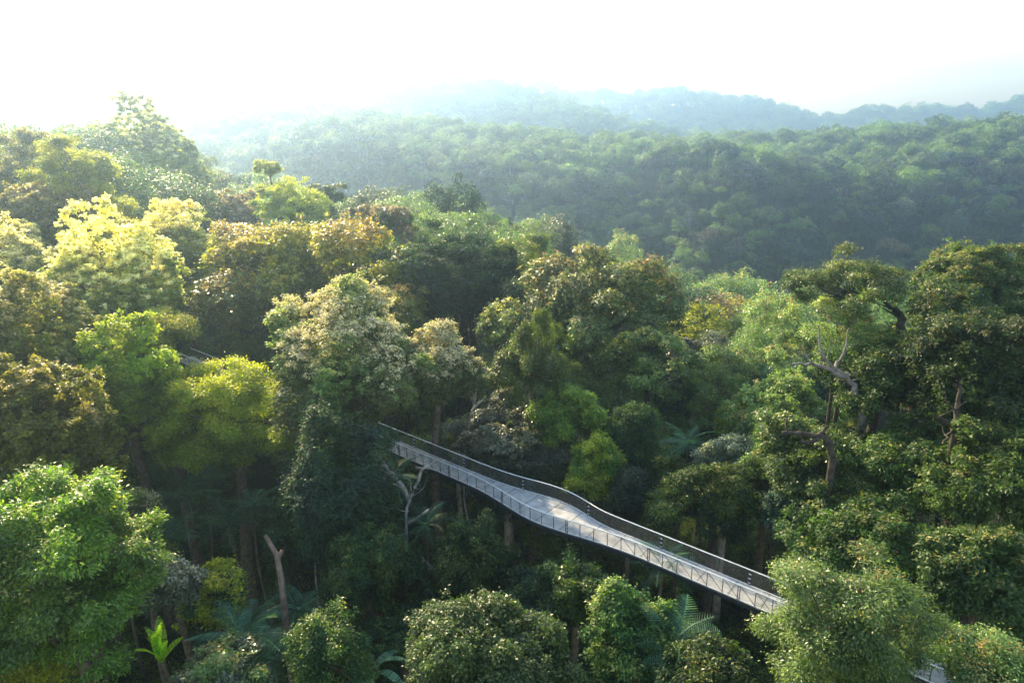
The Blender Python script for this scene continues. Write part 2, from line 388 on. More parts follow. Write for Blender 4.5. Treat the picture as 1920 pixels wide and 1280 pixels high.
# ------------------------------------------------------------------ the trees one by one
# style, foliage, px centre x, y, width, height, distance, label, options
HT = [
 ('spray', 'bright', 120, 1110, 310, 420, 40, 'bright green leafy tree filling the bottom left corner of the forest', dict(cap=110000, leafmul=.85, mat2='olive')),
 ('dome', 'yellow_green', 85, 800, 245, 240, 50, 'golden-olive bushy tree just above the bright green corner tree', dict(tip=.3, mat2='gold', cap=60000)),
 ('feather', 'lime', 440, 790, 265, 235, 64, 'lime green feathery tree in front of the far end of the walkway', dict(cap=90000, rzm=1.0, leafmul=1.3, cov=.9, tip=.5)),
 ('feather', 'yellow_green', 306, 628, 140, 100, 66, 'yellow-green feathery top beside the far left glimpse of the walkway', dict(rzm=.7, cov=.8, tip=.4)),
 ('dome', 'yellow_green', 232, 730, 160, 230, 60, 'yellow-green rounded tree between the cream-topped tree and lime feathery tree', dict(tip=.2, mat2='lime', cap=60000)),
 ('dome', 'gold_cream', 78, 665, 225, 260, 62, 'cream-flowered crown below and before the larger golden one on the left', dict(tip=.45, cap=80000, mat2='yellow_green')),
 ('dome', 'gold_cream', 205, 560, 225, 270, 76, 'large pale gold flowering dome left of the orange-leaved tree', dict(tip=.85, cap=80000)),
 ('dome', 'gold_cream', 45, 520, 190, 220, 80, 'pale gold flowering crown cut by the left edge of the photo', dict(tip=.85, cap=60000)),
 ('feather', 'yellow_green', 150, 355, 130, 190, 96, 'yellow-green tall crown in the haze near the left skyline', dict(cap=50000)),
 ('feather', 'gold', 55, 330, 150, 180, 104, 'golden crown on the left edge behind the yellow-green tall crown', dict(tip=.4)),
 ('dome', 'gold', 75, 415, 170, 110, 90, 'brown-gold flat crown above the pale gold flowering crowns', dict(tip=.5)),
 ('dome', 'gold_cream', 266, 300, 208, 180, 150, 'huge rounded hazy crown standing highest on the left skyline', dict(leafmul=1.0, tip=.3, cap=90000, rag=.25, cov=1.5)),
 ('dome', 'gold_cream', 212, 385, 120, 110, 122, 'pale hazy crown at the foot of the huge rounded one', dict(leafmul=1.4, tip=.5)),
 ('dome', 'gold_cream', 335, 445, 120, 135, 98, 'cream-gold crown between the pale dome and the orange-leaved tree', dict(tip=.7)),
 ('feather', 'gold', 262, 470, 165, 120, 90, 'golden spreading crown behind the large pale gold dome', dict(tip=.4)),
 ('dome', 'tan', 445, 405, 95, 80, 128, 'dry tan crown behind the top of the orange-leaved tree', dict(leafmul=1.3, tip=.3)),
 ('umbrella', 'gold', 505, 318, 54, 38, 122, 'small orange-gold flat top of a thin emergent tree', dict(rzm=.8, r0=.16)),
 ('feather', 'yellow_green', 545, 385, 125, 84, 116, 'yellow-green umbrella crown under the thin emergent tree', dict(tip=.4)),
 ('umbrella', 'olive', 615, 375, 78, 62, 128, 'small olive umbrella crown on the ridge right of the emergent tree', dict(leafmul=1.2, r0=.2)),
 ('glossy', 'tan', 712, 425, 105, 80, 112, 'dark brown-green ragged crown above the orange-leaved tree', dict(mat2='olive', r0=.3, tip=.1)),
 ('bigleaf', 'orange', 560, 520, 385, 235, 90, 'wide tree with large orange and bronze leaves over the walkway', dict(cap=80000, tip=.8, r0=.55, cov=1.1, mat2='yellow_green')),
 ('bigleaf', 'orange', 720, 590, 130, 110, 84, 'lower orange-leaved bough behind the cream-topped dome tree', dict(tip=.4)),
 ('dome', 'fresh', 755, 525, 118, 140, 92, 'mid green fine-leaved crown between the orange tree and dark tree', dict()),
 ('feather', 'dark', 868, 535, 165, 215, 92, 'tall dark green tree with bare stems showing at its foot', dict(stems=5, cap=60000, lowcut=1)),
 ('feather', 'dark', 930, 535, 90, 170, 94, 'narrow dark green crown joined to the right of the tall dark tree', dict(stems=3)),
 ('feather', 'bright', 985, 515, 112, 140, 97, 'green tree with yellow-green top behind the big-leaved tree', dict(mat2='yellow_green', tip=.4)),
 ('dome', 'cream', 658, 685, 275, 260, 65, 'rounded dome tree with cream flowers hiding part of the walkway', dict(tip=.9, cap=120000, leafmul=.72, rxm=.98, mat2='olive', rag=.12)),
 ('dome', 'cream', 822, 705, 122, 140, 66, 'tan-topped lobe tree right beside the cream-flowered dome', dict(tip=.85)),
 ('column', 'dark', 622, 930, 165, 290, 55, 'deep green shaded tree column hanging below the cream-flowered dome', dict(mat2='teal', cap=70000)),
 ('bigleaf', 'big_olive', 1110, 605, 310, 220, 84, 'broad big-leaved olive tree in the middle behind the walkway', dict(tip=.35, cap=60000, r0=.5, mat2='pale')),
 ('bigleaf', 'big_olive', 1215, 700, 185, 150, 79, 'lower right boughs of glinting big leaves with dark limbs', dict(tip=.2, r0=.45)),
 ('bigleaf', 'big_olive', 955, 622, 120, 90, 80, 'left bough of big olive leaves beside the dark stems', dict(tip=.3)),
 ('feather', 'bright', 1000, 690, 135, 160, 69, 'light green feathery tree with a pointed top at the centre', dict(leafmul=.9, point=1)),
 ('glossy', 'bright', 1065, 790, 130, 130, 67, 'green leafy crown right of the pointed feathery tree', dict()),
 ('dome', 'grey', 950, 826, 205, 140, 71, 'grey-green soft crown just behind the walkway', dict(cap=70000)),
 ('dome', 'grey', 860, 820, 66, 60, 73, 'small silver-green crown by the left part of the walkway', dict(mat2='yellow_green', tip=.3)),
 ('glossy', 'yellow_green', 1110, 880, 100, 120, 62, 'yellow-green shrubby crown behind the wide part of the walkway', dict(mat2='bright')),
 ('column', 'dark', 1185, 850, 80, 200, 65, 'dark narrow tree behind the wide part of the walkway', dict()),
 ('column', 'teal', 1180, 925, 65, 90, 59, 'bluish dark bush in the shade behind the walkway rail', dict()),
 ('glossy', 'dark', 1340, 940, 190, 140, 57, 'dark tree with a few lime sprays behind the right part of the walkway', dict(tip=.5, mat2='bright', cap=60000)),
 ('dome', 'grey', 1325, 690, 130, 90, 100, 'soft grey-green crown right of the big-leaved tree', dict()),
 ('dome', 'fresh', 1365, 740, 120, 100, 84, 'pale green crown in the middle right group', dict(mat2='pale')),
 ('column', 'tan', 1322, 800, 56, 90, 74, 'brownish narrow crown with a pointed top in the centre right', dict(point=1)),
 ('dome', 'pale', 1430, 700, 150, 110, 84, 'light yellow-green crown left of the bare grey boughs', dict(mat2='fresh', tip=.25)),
 ('dome', 'fresh', 1480, 770, 150, 110, 68, 'light green spreading crown under the bare grey boughs', dict(mat2='pale')),
 ('dome', 'pale', 1400, 800, 110, 90, 70, 'yellowish pale crown above the small grey-green mound', dict(mat2='yellow_green', tip=.2)),
 ('dome', 'grey', 1375, 860, 100, 80, 62, 'small grey-green mound-shaped crown above the lime-sprayed dark tree', dict()),
 ('glossy', 'fresh', 1290, 760, 100, 100, 80, 'shaded green crown under the boughs of the big-leaved tree', dict(mat2='teal')),
 ('open', 'big_olive', 1600, 545, 235, 115, 58, 'open crown of tufted leaves on bare forking boughs above the right', dict(r0=.22, tip=.3, rzm=1.05, cov=1.0, rag=.6)),
 ('open', 'pale', 1570, 650, 190, 120, 57, 'sparse pale green leaf tufts on twisting bare boughs', dict(r0=.2, cov=.9, rzm=1.3)),
 ('open', 'big_olive', 1700, 660, 110, 80, 58, 'small leafy tuft round the broken mossy bough', dict(r0=.22)),
 ('glossy', 'glossy', 1812, 560, 225, 135, 62, 'dark glossy domed crown on the right skyline of near trees', dict(cap=80000, tip=.25, rzm=1.35)),
 ('glossy', 'glossy', 1850, 700, 260, 230, 49, 'glossy dark green tree at the right edge below the domed crown', dict(cap=90000, tip=.15)),
 ('glossy', 'glossy', 1650, 725, 200, 170, 53, 'glossy green crown below the twisting bare boughs', dict(cap=60000)),
 ('glossy', 'fresh', 1560, 880, 210, 190, 52, 'mid green crown under the dark forked bough', dict(mat2='glossy', cap=70000)),
 ('glossy', 'glossy', 1690, 870, 170, 140, 49, 'dark glossy crown in the middle of the right hand forest', dict()),
 ('glossy', 'glossy', 1860, 900, 200, 220, 44, 'climber-draped green crown at the right edge above the bottom corner', dict(cap=80000, tip=.12)),
 ('glossy', 'glossy', 1620, 1010, 260, 160, 46, 'dark green leafy slope tree above the pale bush crown', dict(cap=70000)),
 ('glossy', 'glossy', 1840, 1080, 210, 200, 40, 'dark shaded leafy tree above the bottom right corner', dict(cap=80000)),
 ('dome', 'teal', 1500, 960, 100, 110, 52, 'blue-green fine crown left of the dark slope tree', dict()),
 ('spray', 'pale', 1580, 1190, 255, 270, 32, 'pale glinting bushy tree in front of the near end of the walkway', dict(cap=120000, leafmul=.72, tip=.05, cov=.85, mat2='fresh')),
 ('spray', 'pale', 1868, 1262, 170, 110, 31, 'small pale bush in the bottom right corner', dict(cap=40000, leafmul=.72)),
 ('dome', 'fresh', 918, 1255, 275, 240, 39, 'rounded green shrub-like crown rising from the bottom edge', dict(cap=90000, leafmul=.85, rag=.6)),
 ('glossy', 'dark', 1200, 1205, 185, 185, 42, 'dark green and olive tree below the middle of the walkway', dict(cap=80000, tip=.25, mat2='olive')),
 ('glossy', 'olive', 1330, 1250, 150, 110, 38, 'low olive bush between the olive tree and pale bushy tree', dict(mat2='dark', tip=.15)),
 ('column', 'olive', 615, 1235, 118, 190, 43, 'narrow yellowish conical shrub near the bottom edge', dict(mat2='dark', tip=.15)),
 ('glossy', 'grey', 325, 1095, 95, 100, 47, 'grey large-leaved shrub beside the bright green corner tree', dict(tip=.8)),
 ('glossy', 'yellow_green', 405, 1120, 110, 130, 49, 'yellow-green shrub right of the grey shrub', dict(mat2='dark')),
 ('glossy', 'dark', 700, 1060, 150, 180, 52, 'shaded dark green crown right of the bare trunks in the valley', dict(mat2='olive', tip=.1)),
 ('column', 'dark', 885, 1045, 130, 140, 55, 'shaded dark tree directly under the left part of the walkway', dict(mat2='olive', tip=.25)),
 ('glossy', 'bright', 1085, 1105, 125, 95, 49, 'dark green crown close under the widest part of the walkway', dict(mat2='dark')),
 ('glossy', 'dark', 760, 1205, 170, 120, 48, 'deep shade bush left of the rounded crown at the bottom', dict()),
 ('column', 'olive', 262, 965, 54, 160, 52, 'slender stem wrapped in climbing leaves above the bright green tree', dict(tip=.8, mat2='cream')),
 ('dome', 'yellow_green', 150, 830, 120, 110, 56, 'yellowish crown between the yellow-green rounded tree and left edge', dict()),
 ('feather', 'olive', 330, 800, 160, 150, 68, 'shaded green feathery boughs below the lime feathery tree', dict(mat2='bright')),
 ('glossy', 'pale', 430, 1255, 150, 80, 43, 'small pale-leaved shrub at the bottom edge by the palms', dict(mat2='grey')),
 ('glossy', 'fresh', 1450, 870, 110, 90, 58, 'light green crown with yellow leaves right of the mound crown', dict(mat2='pale', tip=.2)),
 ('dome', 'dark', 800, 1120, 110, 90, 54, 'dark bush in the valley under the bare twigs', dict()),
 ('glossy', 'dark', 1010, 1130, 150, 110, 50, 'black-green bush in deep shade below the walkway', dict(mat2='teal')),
]
n_lv = 0
for k, (style, mat, cx, cy, w, h, D, label, op) in enumerate(HT):
    rng = np.random.default_rng(100 + k)
    c = at(cx, cy, D); rx = w / 2 * D / F * op.get('rxm', 1) * 1.08
    r_ = ray(cx, cy); th = math.atan2(-r_[2], r_[1]); hh = h / 2 * D / F * 1.08
    ry = rx * .92
    rz = math.sqrt(max((hh ** 2 - (ry * math.sin(th)) ** 2), (.45 * rx) ** 2)) / math.cos(th) * op.get('rzm', 1)
    rz = min(rz, 2.2 * rx)
    cap = op.get('cap', 42000)
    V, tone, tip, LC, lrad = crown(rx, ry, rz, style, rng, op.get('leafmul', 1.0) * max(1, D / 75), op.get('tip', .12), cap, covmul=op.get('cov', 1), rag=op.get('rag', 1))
    if op.get('point'):
        f = 1 - .55 * np.clip(V[:, 2] / rz, 0, 1)
        V[:, :2] *= f[:, None]; V[:, 2] += np.clip(V[:, 2], 0, None) * .25
        LC[:, :2] *= (1 - .55 * np.clip(LC[:, 2] / rz, 0, 1))[:, None]
    gz = g1(c[0], c[1])
    base = min(gz - c[2] - .3, -rz - 1.0)
    t = empty('tree', (c[0], c[1], c[2] + base))
    tag(t, label, 'tree')
    off = np.array([0, 0, -base])
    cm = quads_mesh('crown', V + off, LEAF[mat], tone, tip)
    if op.get('mat2'):                        # a second foliage colour on some clumps
        cm.materials.append(LEAF[op['mat2']])
        cen = V.reshape(-1, 4, 3).mean(1)
        q = np.sin(cen[:, 0] * 6 / rx + k) + np.sin(cen[:, 1] * 5 / rx + 2 * k) + np.sin(cen[:, 2] * 5 / rz) + rng.normal(0, .6, len(cen))
        cm.polygons.foreach_set('material_index', (q > .5).astype(np.int32))
    link(bpy.data.objects.new('crown', cm), t)
    pale = mat in ('fresh', 'grey')
    wm = trunk_mesh(base, LC, lrad, rx, rz, rng, PALE_BARK if pale and style != 'glossy' else (DARK_BARK if style == 'open' or mat in ('glossy', 'dark', 'big_olive') else BARK), op.get('r0'), stems=op.get('stems', 1))
    wo = link(bpy.data.objects.new('trunk', wm), t); wo.location = (0, 0, -base)
    n_lv += len(V) // 4
print('hand trees', len(HT), 'leaves', n_lv)

# ------------------------------------------------------------------ bare wood
def bare_tree(name, base, tips, r0, mat, label, cat, rng_seed=1, sub=4, sublen=.45):
    """tips: main boughs as polylines of absolute points"""
    random.seed(rng_seed); w = Wood(); b = np.array(base, float)
    def grow(p, d, L, r, lvl):
        d = unit(d); q = p + d * L
        pts = w.limb(p, q, r, r * .45, .14, 5, k=5)
        if lvl <= 0: return
        for _ in range(random.randint(2, 3)):
            i = random.randint(2, 5); nd = d + np.array([random.gauss(0, .6), random.gauss(0, .6), random.gauss(.15, .45)])
            grow(np.array(pts[i]), nd, L * random.uniform(.45, .7), r * (.62 - .06 * i), lvl - 1)
    for pl_ in tips:
        pl_ = [np.array(q, float) - b for q in pl_]
        n = len(pl_)
        for i in range(n - 1):
            w.limb(pl_[i], pl_[i + 1], r0 * (1 - .55 * i / n), r0 * (1 - .55 * (i + 1) / n), .05, 5)
            if i > 0:
                for _ in range(sub):
                    t = random.uniform(.2, 1); d = pl_[i + 1] - pl_[i]
                    grow(pl_[i] + d * t, unit(d) + np.array([random.gauss(0, .8), random.gauss(0, .8), random.gauss(.2, .5)]), min(np.linalg.norm(d), 3.2) * sublen * random.uniform(.6, 1.3), r0 * .34, 1)
    o = link(bpy.data.objects.new(name, w.mesh(name, mat))); o.location = base
    return tag(o, label, cat)
def P(px, py, D): return at(px, py, D)
def gpt(px, py, D):
    p = at(px, py, D); return np.array([p[0], p[1], g1(p[0], p[1]) - .3])
bare_tree('dead_tree', gpt(765, 1090, 60), [[gpt(765, 1090, 60), P(762, 1010, 60), P(768, 935, 60), P(735, 885, 59.5)], [P(768, 935, 60), P(790, 880, 60), P(812, 868, 60.4)], [P(768, 940, 60), P(752, 905, 60), P(715, 868, 60)], [P(764, 980, 60), P(805, 955, 60.5)]],
          .17, PALE_BARK, 'leafless pale tree with white forking boughs below the walkway', 'dead tree', 3, 5, .6)
bare_tree('dead_tree', gpt(800, 1120, 56), [[gpt(800, 1120, 56), P(790, 1045, 56), P(805, 1080, 55.5)], [P(790, 1045, 56), P(835, 1085, 56)]],
          .10, PALE_BARK, 'drooping bare grey twigs in the dark hollow under the walkway', 'dead tree', 5, 5, .6)
bare_tree('dead_tree', gpt(885, 790, 69), [[gpt(885, 790, 69), P(884, 775, 69), P(892, 735, 69)], [P(884, 770, 69), P(912, 742, 69)]],
          .10, PALE_BARK, 'small bare white twigs above the walkway beside the dome tree', 'dead tree', 8, 5, .7)
w = Wood(); b = gpt(540, 1230, 49)
q = [b, P(536, 1170, 49), P(528, 1090, 49), P(519, 1040, 49), P(497, 1003, 49)]
w.tube([Vector(p - b) for p in q], [.28, .26, .24, .2, .13], 9)
w.tube([Vector(P(519, 1050, 49) - b), Vector(P(527, 1036, 49.2) - b), Vector(P(529, 1030, 49.2) - b)], [.22, .16, .12], 7)
sn = link(bpy.data.objects.new('broken_trunk', w.mesh('broken_trunk', noisy_mat('red_bark', (.10, .065, .05), (.24, .17, .14), 1.8)))); sn.location = b
tag(sn, 'tall leafless broken trunk with a bent top standing in the dark valley', 'dead trunk')
w = Wood(); b = gpt(612, 1140, 54)
w.tube([Vector((0, 0, 0)), Vector(P(611, 1100, 54) - b), Vector(P(606, 1010, 54) - b), Vector(P(602, 940, 54) - b)], [.46, .42, .38, .34], 10)
o = link(bpy.data.objects.new('dead_tree', w.mesh('dead_tree', BARK))); o.location = b
tag(o, 'thick shaded brown trunk right of the broken trunk', 'tree trunk')
w = Wood(); b = gpt(592, 1130, 55)
w.tube([Vector((0, 0, 0)), Vector(P(592, 1080, 55) - b), Vector(P(588, 1000, 55) - b)], [.09, .08, .06], 7)
o = link(bpy.data.objects.new('sapling_stem', w.mesh('sapling_stem', PALE_BARK))); o.location = b
tag(o, 'thin pale pole-like stem between the broken trunk and the thick trunk', 'sapling')

# the twisting boughs of the old tree on the right
def boughs(name, lines, mat, label, seed, sub=2):
    random.seed(seed); w = Wood(); b = lines[0][0][0]
    for pts, r0, r1 in lines:
        L_ = [Vector(p - b) for p in pts]; n = len(L_)
        fine = []
        for i in range(n - 1):
            for t in (0, .34, .67): fine.append(L_[i].lerp(L_[i + 1], t) + Vector([random.gauss(0, .07) for _ in range(3)]))
        fine.append(L_[-1]); m_ = len(fine)
        w.tube(fine, [(r0 + (r1 - r0) * i / (m_ - 1)) * random.uniform(.9, 1.15) for i in range(m_)], 7)
        for _ in range(sub):
            i = random.randint(m_ // 3, m_ - 1); q = np.array(fine[i])
            w.limb(q, q + np.array([random.gauss(0, 1.1), random.gauss(0, .8), random.uniform(.3, 1.8)]), r1 * .7, r1 * .2, .2, 5, k=5)
    o = link(bpy.data.objects.new(name, w.mesh(name, mat))); o.location = b
    return tag(o, label, 'tree')
g0 = gpt(1720, 780, 57)
boughs('old_tree', [([g0, P(1716, 760, 57), P(1712, 690, 57), P(1690, 640, 57), P(1688, 612, 57), P(1690, 592, 57), P(1678, 582, 57)], .52, .26),
  ([P(1690, 592, 57), P(1672, 575, 56.6), P(1655, 562, 56.5), P(1640, 550, 56.5)], .2, .1),
  ([P(1640, 566, 57), P(1600, 555, 56.5), P(1560, 552, 56.5), P(1540, 540, 56), P(1530, 528, 56)], .16, .06),
  ([P(1578, 553, 56.5), P(1570, 530, 56.3), P(1556, 512, 56)], .09, .04),
  ([P(1690, 640, 57), P(1650, 660, 56.5), P(1620, 670, 56)], .2, .08),
  ([P(1714, 700, 57), P(1735, 684, 57), P(1752, 672, 57)], .34, .16)], DARK_BARK, 'dark old trunk with a broken top and bare boughs on the right', 21, 3)
g0 = gpt(1620, 800, 52)
boughs('old_tree', [([g0, P(1618, 780, 52), P(1600, 720, 52), P(1575, 702, 52), P(1550, 690, 52), P(1520, 682, 52), P(1485, 683, 51.5)], .34, .08),
  ([P(1590, 704, 52), P(1560, 690, 52), P(1545, 670, 52), P(1535, 650, 52), P(1534, 610, 52)], .18, .05),
  ([P(1565, 690, 52), P(1582, 665, 52.3), P(1586, 640, 52.3), P(1592, 615, 52.3)], .14, .04),
  ([P(1598, 702, 52), P(1620, 695, 52), P(1636, 700, 52)], .12, .04),
  ([P(1522, 682, 52), P(1512, 668, 51.8), P(1505, 655, 51.8)], .09, .04)], noisy_mat('grey_bark', (.10, .085, .075), (.24, .21, .19), 2.2), 'twisting grey boughs reaching left below the tufted open crown', 22, 3)
g0 = gpt(1560, 900, 47)
boughs('old_tree', [([g0, P(1560, 860, 47), P(1556, 830, 47), P(1540, 815, 47), P(1500, 812, 47), P(1465, 812, 47)], .3, .13),
  ([P(1545, 815, 47), P(1530, 825, 46.8), P(1500, 828, 46.8)], .2, .1), ([P(1536, 817, 47), P(1548, 803, 47), P(1552, 798, 47)], .16, .07)], DARK_BARK, 'nearly black forked bough lying level above the mid green crown', 23, 1)
g0 = gpt(1790, 860, 45)
boughs('old_tree', [([g0, P(1788, 810, 45), P(1792, 770, 45), P(1797, 735, 45), P(1795, 720, 45)], .2, .13),
  ([P(1788, 800, 45), P(1778, 815, 44.8), P(1768, 832, 44.6)], .12, .06), ([P(1786, 800, 45), P(1765, 785, 45), P(1755, 778, 45)], .2, .1)], DARK_BARK, 'dark upright limb between the glossy crowns on the right', 24, 1)

# ------------------------------------------------------------------ palms, ferns and banana leaves
def frond_mesh(L, wid, n=26, droop=.5, blade=False):
    V = []; s_ = np.linspace(0, 1, n)
    px_ = s_ * L * .92; pz_ = s_ * L * .45 - s_ ** 2 * L * droop * 1.2
    if blade:
        wd = wid * np.sin(np.pi * np.clip(s_ * .95 + .04, 0, 1)) ** .6
        for i in range(n - 1):
            if i % 5 == 4: g = .55
            else: g = .93
            for sgn in (-1, 1):
                a = np.array([px_[i], 0, pz_[i]]); b = np.array([px_[i] + (px_[i + 1] - px_[i]) * g, 0, pz_[i] + (pz_[i + 1] - pz_[i]) * g])
                V += [a, b, b + [0, sgn * wd[i + 1], wd[i + 1] * .22], a + [0, sgn * wd[i], wd[i] * .22]]
    else:
        wd = wid * np.sin(np.pi * np.clip(s_ * .9 + .08, 0, 1)) ** .7
        for i in range(1, n):
            for sgn in (-1, 1):
                a = np.array([px_[i], 0, pz_[i]]); t = np.array([.03 * L, 0, 0])
                e = a + np.array([wd[i] * .55, sgn * wd[i], -wd[i] * .3])
                V += [a - t * .35, a + t * .35, e + t * .1, e - t * .1]
        for i in range(n - 1):
            a = np.array([px_[i], -.03, pz_[i]]); b = np.array([px_[i + 1], -.03, pz_[i + 1]])
            V += [a, b, b + [0, .06, 0], a + [0, .06, 0]]
    return np.array(V, float)
FRM = {}
for nm, L_, w_, d_, bl, mt in (('palm', 3.4, .8, .55, False, 'frond'), ('treefern', 2.4, .5, .5, False, 'frond'), ('banana', 3.2, .38, .25, True, 'banana'), ('shade_banana', 3.0, .42, .6, True, 'frond'), ('nest', 1.5, .10, .35, True, 'olive')):
    V = frond_mesh(L_, w_, 22, d_, bl); n = len(V) // 4
    FRM[nm] = quads_mesh('frond', V, LEAF[mt], RNG.random(n) * .6 + .3, np.zeros(n))
def rosette(name, kind, p, n, pitch0, pitch1, size, label, cat, trunk_r=.14, group=None, seed=0):
    """a crown of fronds at point p, with a stem down to the ground if trunk_r"""
    rs = random.Random(seed); gz = g1(p[0], p[1]) - .2
    H = max(p[2] - gz, .2) if trunk_r else 0
    t = empty(name, (p[0], p[1], p[2] - H)); tag(t, label, cat, group)
    if trunk_r:
        w = Wood(); w.limb((rs.uniform(-.5, .5), rs.uniform(-.5, .5), 0), (0, 0, H), trunk_r * 1.2, trunk_r, .03, 7)
        link(bpy.data.objects.new('trunk', w.mesh('trunk', BARK)), t)
    for i in range(n):
        f = link(bpy.data.objects.new('frond', FRM[kind]), t)
        f.location = (0, 0, H); f.rotation_mode = 'ZYX' if False else 'XYZ'
        az = 2 * math.pi * (i * .381966) + rs.uniform(-.2, .2); pt = -(pitch0 + (pitch1 - pitch0) * ((i + .5) / n)) + rs.uniform(-.1, .1)
        from mathutils import Matrix
        f.matrix_local = Matrix.Translation((0, 0, H)) @ Matrix.Rotation(az, 4, 'Z') @ Matrix.Rotation(pt, 4, 'Y') @ Matrix.Rotation(rs.uniform(-.4, .4), 4, 'X') @ Matrix.Scale(size * rs.uniform(.8, 1.15), 4)
    return t
PAL = [(350, 935, 66, 'shaded palm at the upper left of the dark valley gap', 'palm'), (478, 950, 63, 'palm with upright blue-green fronds left of the dome tree column', 'palm'),
       (430, 985, 64, 'palm with arching fronds in the middle of the dark valley gap', 'palm'), (320, 1010, 60, 'low palm in shade beside the climber-wrapped stem', 'palm'),
       (470, 1165, 49, 'fan of pale palm fronds just left of the broken trunk', 'palm'), (555, 1160, 51, 'small palm right behind the foot of the broken trunk', 'palm'),
       (455, 1205, 46, 'palm with broad drooping fronds near the bottom edge', 'palm'), (505, 1235, 46, 'low palm at the foot of the broken trunk', 'palm'),
       (1245, 1060, 52, 'small palm in the shade under the right part of the walkway', 'palm'), (1290, 835, 66, 'palm with thin fronds in the hollow behind the walkway', 'palm'),
       (735, 900, 62, 'small teal palm behind the pale leafless tree', 'palm'), (1262, 1215, 40, 'small palm beside the dark tree below the middle of the walkway', 'palm'),
       (640, 1250, 46, 'dark palm right of the conical shrub at the bottom edge', 'palm'), (380, 900, 70, 'palm glimpsed below the lime feathery tree', 'palm'), (800, 985, 60, 'drooping palm fronds in the hollow right of the pale leafless tree', 'palm')]
for i, (x, y, D, lab, kd) in enumerate(PAL):
    rosette('palm', kd, P(x, y, D), 13, .95, -.25, random.Random(i).uniform(.75, 1.15), lab, 'palm', .13, 'palms in the shaded valley', i)
rosette('banana_plant', 'banana', P(304, 1240, 43), 11, 1.5, .55, .85, 'lime green upright banana leaves catching the sun at the bottom left', 'banana plant', .12, seed=3)
rosette('banana_plant', 'shade_banana', P(565, 1150, 52), 6, 1.3, .6, .8, 'shaded banana plant with blue-green leaves behind the broken trunk', 'banana plant', .12, seed=5)
rosette('banana_plant', 'shade_banana', P(700, 1262, 44), 7, .8, -.1, .9, 'dark broad leaves beside the conical shrub at the bottom edge', 'banana plant', .12, seed=6)
rosette('nest_fern', 'nest', P(1621, 566, 56), 34, 1.2, -.1, 1.15, "rosette of long blades perched in the open crown's fork", 'fern', 0, seed=4)
rosette('nest_fern', 'nest', P(1675, 578, 56.3), 16, 1.2, .2, .55, 'small tuft of blades on the broken top of the old trunk', 'fern', 0, seed=7)
rosette('nest_fern', 'nest', P(1668, 618, 56.3), 22, 1.0, -.4, .7, 'brownish tuft of blades on the old trunk below its broken top', 'fern', 0, seed=8)

# ------------------------------------------------------------------ trees of the mid slopes and the far hills
def small_proto(seed, n, leaf, style, bark_mat, bh):
    rng = np.random.default_rng(seed)
    sq = rng.uniform(.7, 1.1)
    V, tone, tip, LC, lrad = crown(5, 4.8, 5 * sq, style, rng, 1, .15, 10 ** 9)
    # redo at the wanted leaf size: keep n of the leaves and enlarge each about its own centre
    q = V.reshape(-1, 4, 3); pick = rng.choice(len(q), min(n, len(q)), replace=False)
    q = q[pick]; c = q.mean(1, keepdims=True); q = c + (q - c) * (leaf / STYLE[style]['leaf'])
    return q.reshape(-1, 3), tone[pick], tip[pick], LC, lrad, 5 * sq
HUE = [('mid green', 'fresh'), ('dark green', 'dark'), ('olive', 'olive'), ('pale green', 'pale'), ('grey-green', 'grey'), ('yellow-green', 'yellow_green'), ('brownish', 'tan'), ('blue-green', 'teal'), ('glossy green', 'glossy')]
MIDP, FARP = [], []
for i in range(6):
    st = ['dome', 'umbrella', 'glossy', 'feather', 'dome', 'column'][i]
    V, tone, tip, LC, lrad, rz = small_proto(300 + i, 9000, .42, st, BARK, 0)
    MIDP.append((quads_mesh('crown', V + [0, 0, 14], LEAF['fresh'], tone, tip), trunk_mesh(-14, LC, lrad, 5, rz, np.random.default_rng(i), BARK, .24), ['rounded', 'flat-topped', 'dense', 'feathery', 'domed', 'tall'][i], rz))
for i in range(8):
    st = ['dome', 'umbrella', 'glossy', 'dome', 'dome', 'column', 'glossy', 'spray'][i]
    V, tone, tip, LC, lrad, rz = small_proto(400 + i, 2600, .78, st, BARK, 0)
    w = Wood(); w.limb((0, 0, 0), (0, 0, 12), .25, .12, .02, 3, k=5)
    FARP.append((quads_mesh('tree', V + [0, 0, 11], LEAF['fresh'], tone, tip, (w.v, w.f, BARK)), ['rounded', 'flat-topped', 'dense', 'bushy', 'domed', 'narrow', 'spreading', 'ragged'][i]))

# ------------------------------------------------------------------ lower trees that close the canopy between the tall ones
UNP = []
for i in range(7):
    st = ['glossy', 'dome', 'spray', 'column', 'glossy', 'feather', 'bigleaf'][i]
    V, tone, tip, LC, lrad, rz = small_proto(600 + i, 17000 if st != 'bigleaf' else 9000, [.30, .29, .34, .29, .30, .30, .46][i], st, BARK, 0)
    UNP.append((V, tone, tip, trunk_mesh(-11, LC, lrad, 5, rz, np.random.default_rng(60 + i), BARK, .2), ['leafy', 'rounded', 'bushy', 'narrow', 'dense', 'feathery', 'large-leaved'][i]))
UNM = {}
LOWL = {}
rs = random.Random(77)
BRA, BRB = np.array([-47.0, 97.0]), np.array([30.0, 27.5])
def bridge_y(u):                            # distance of the walkway along a bearing
    d = BRB - BRA; return (BRA[0] * d[1] - BRA[1] * d[0]) / (u * d[1] - d[0])
nlow = 0; y = 24
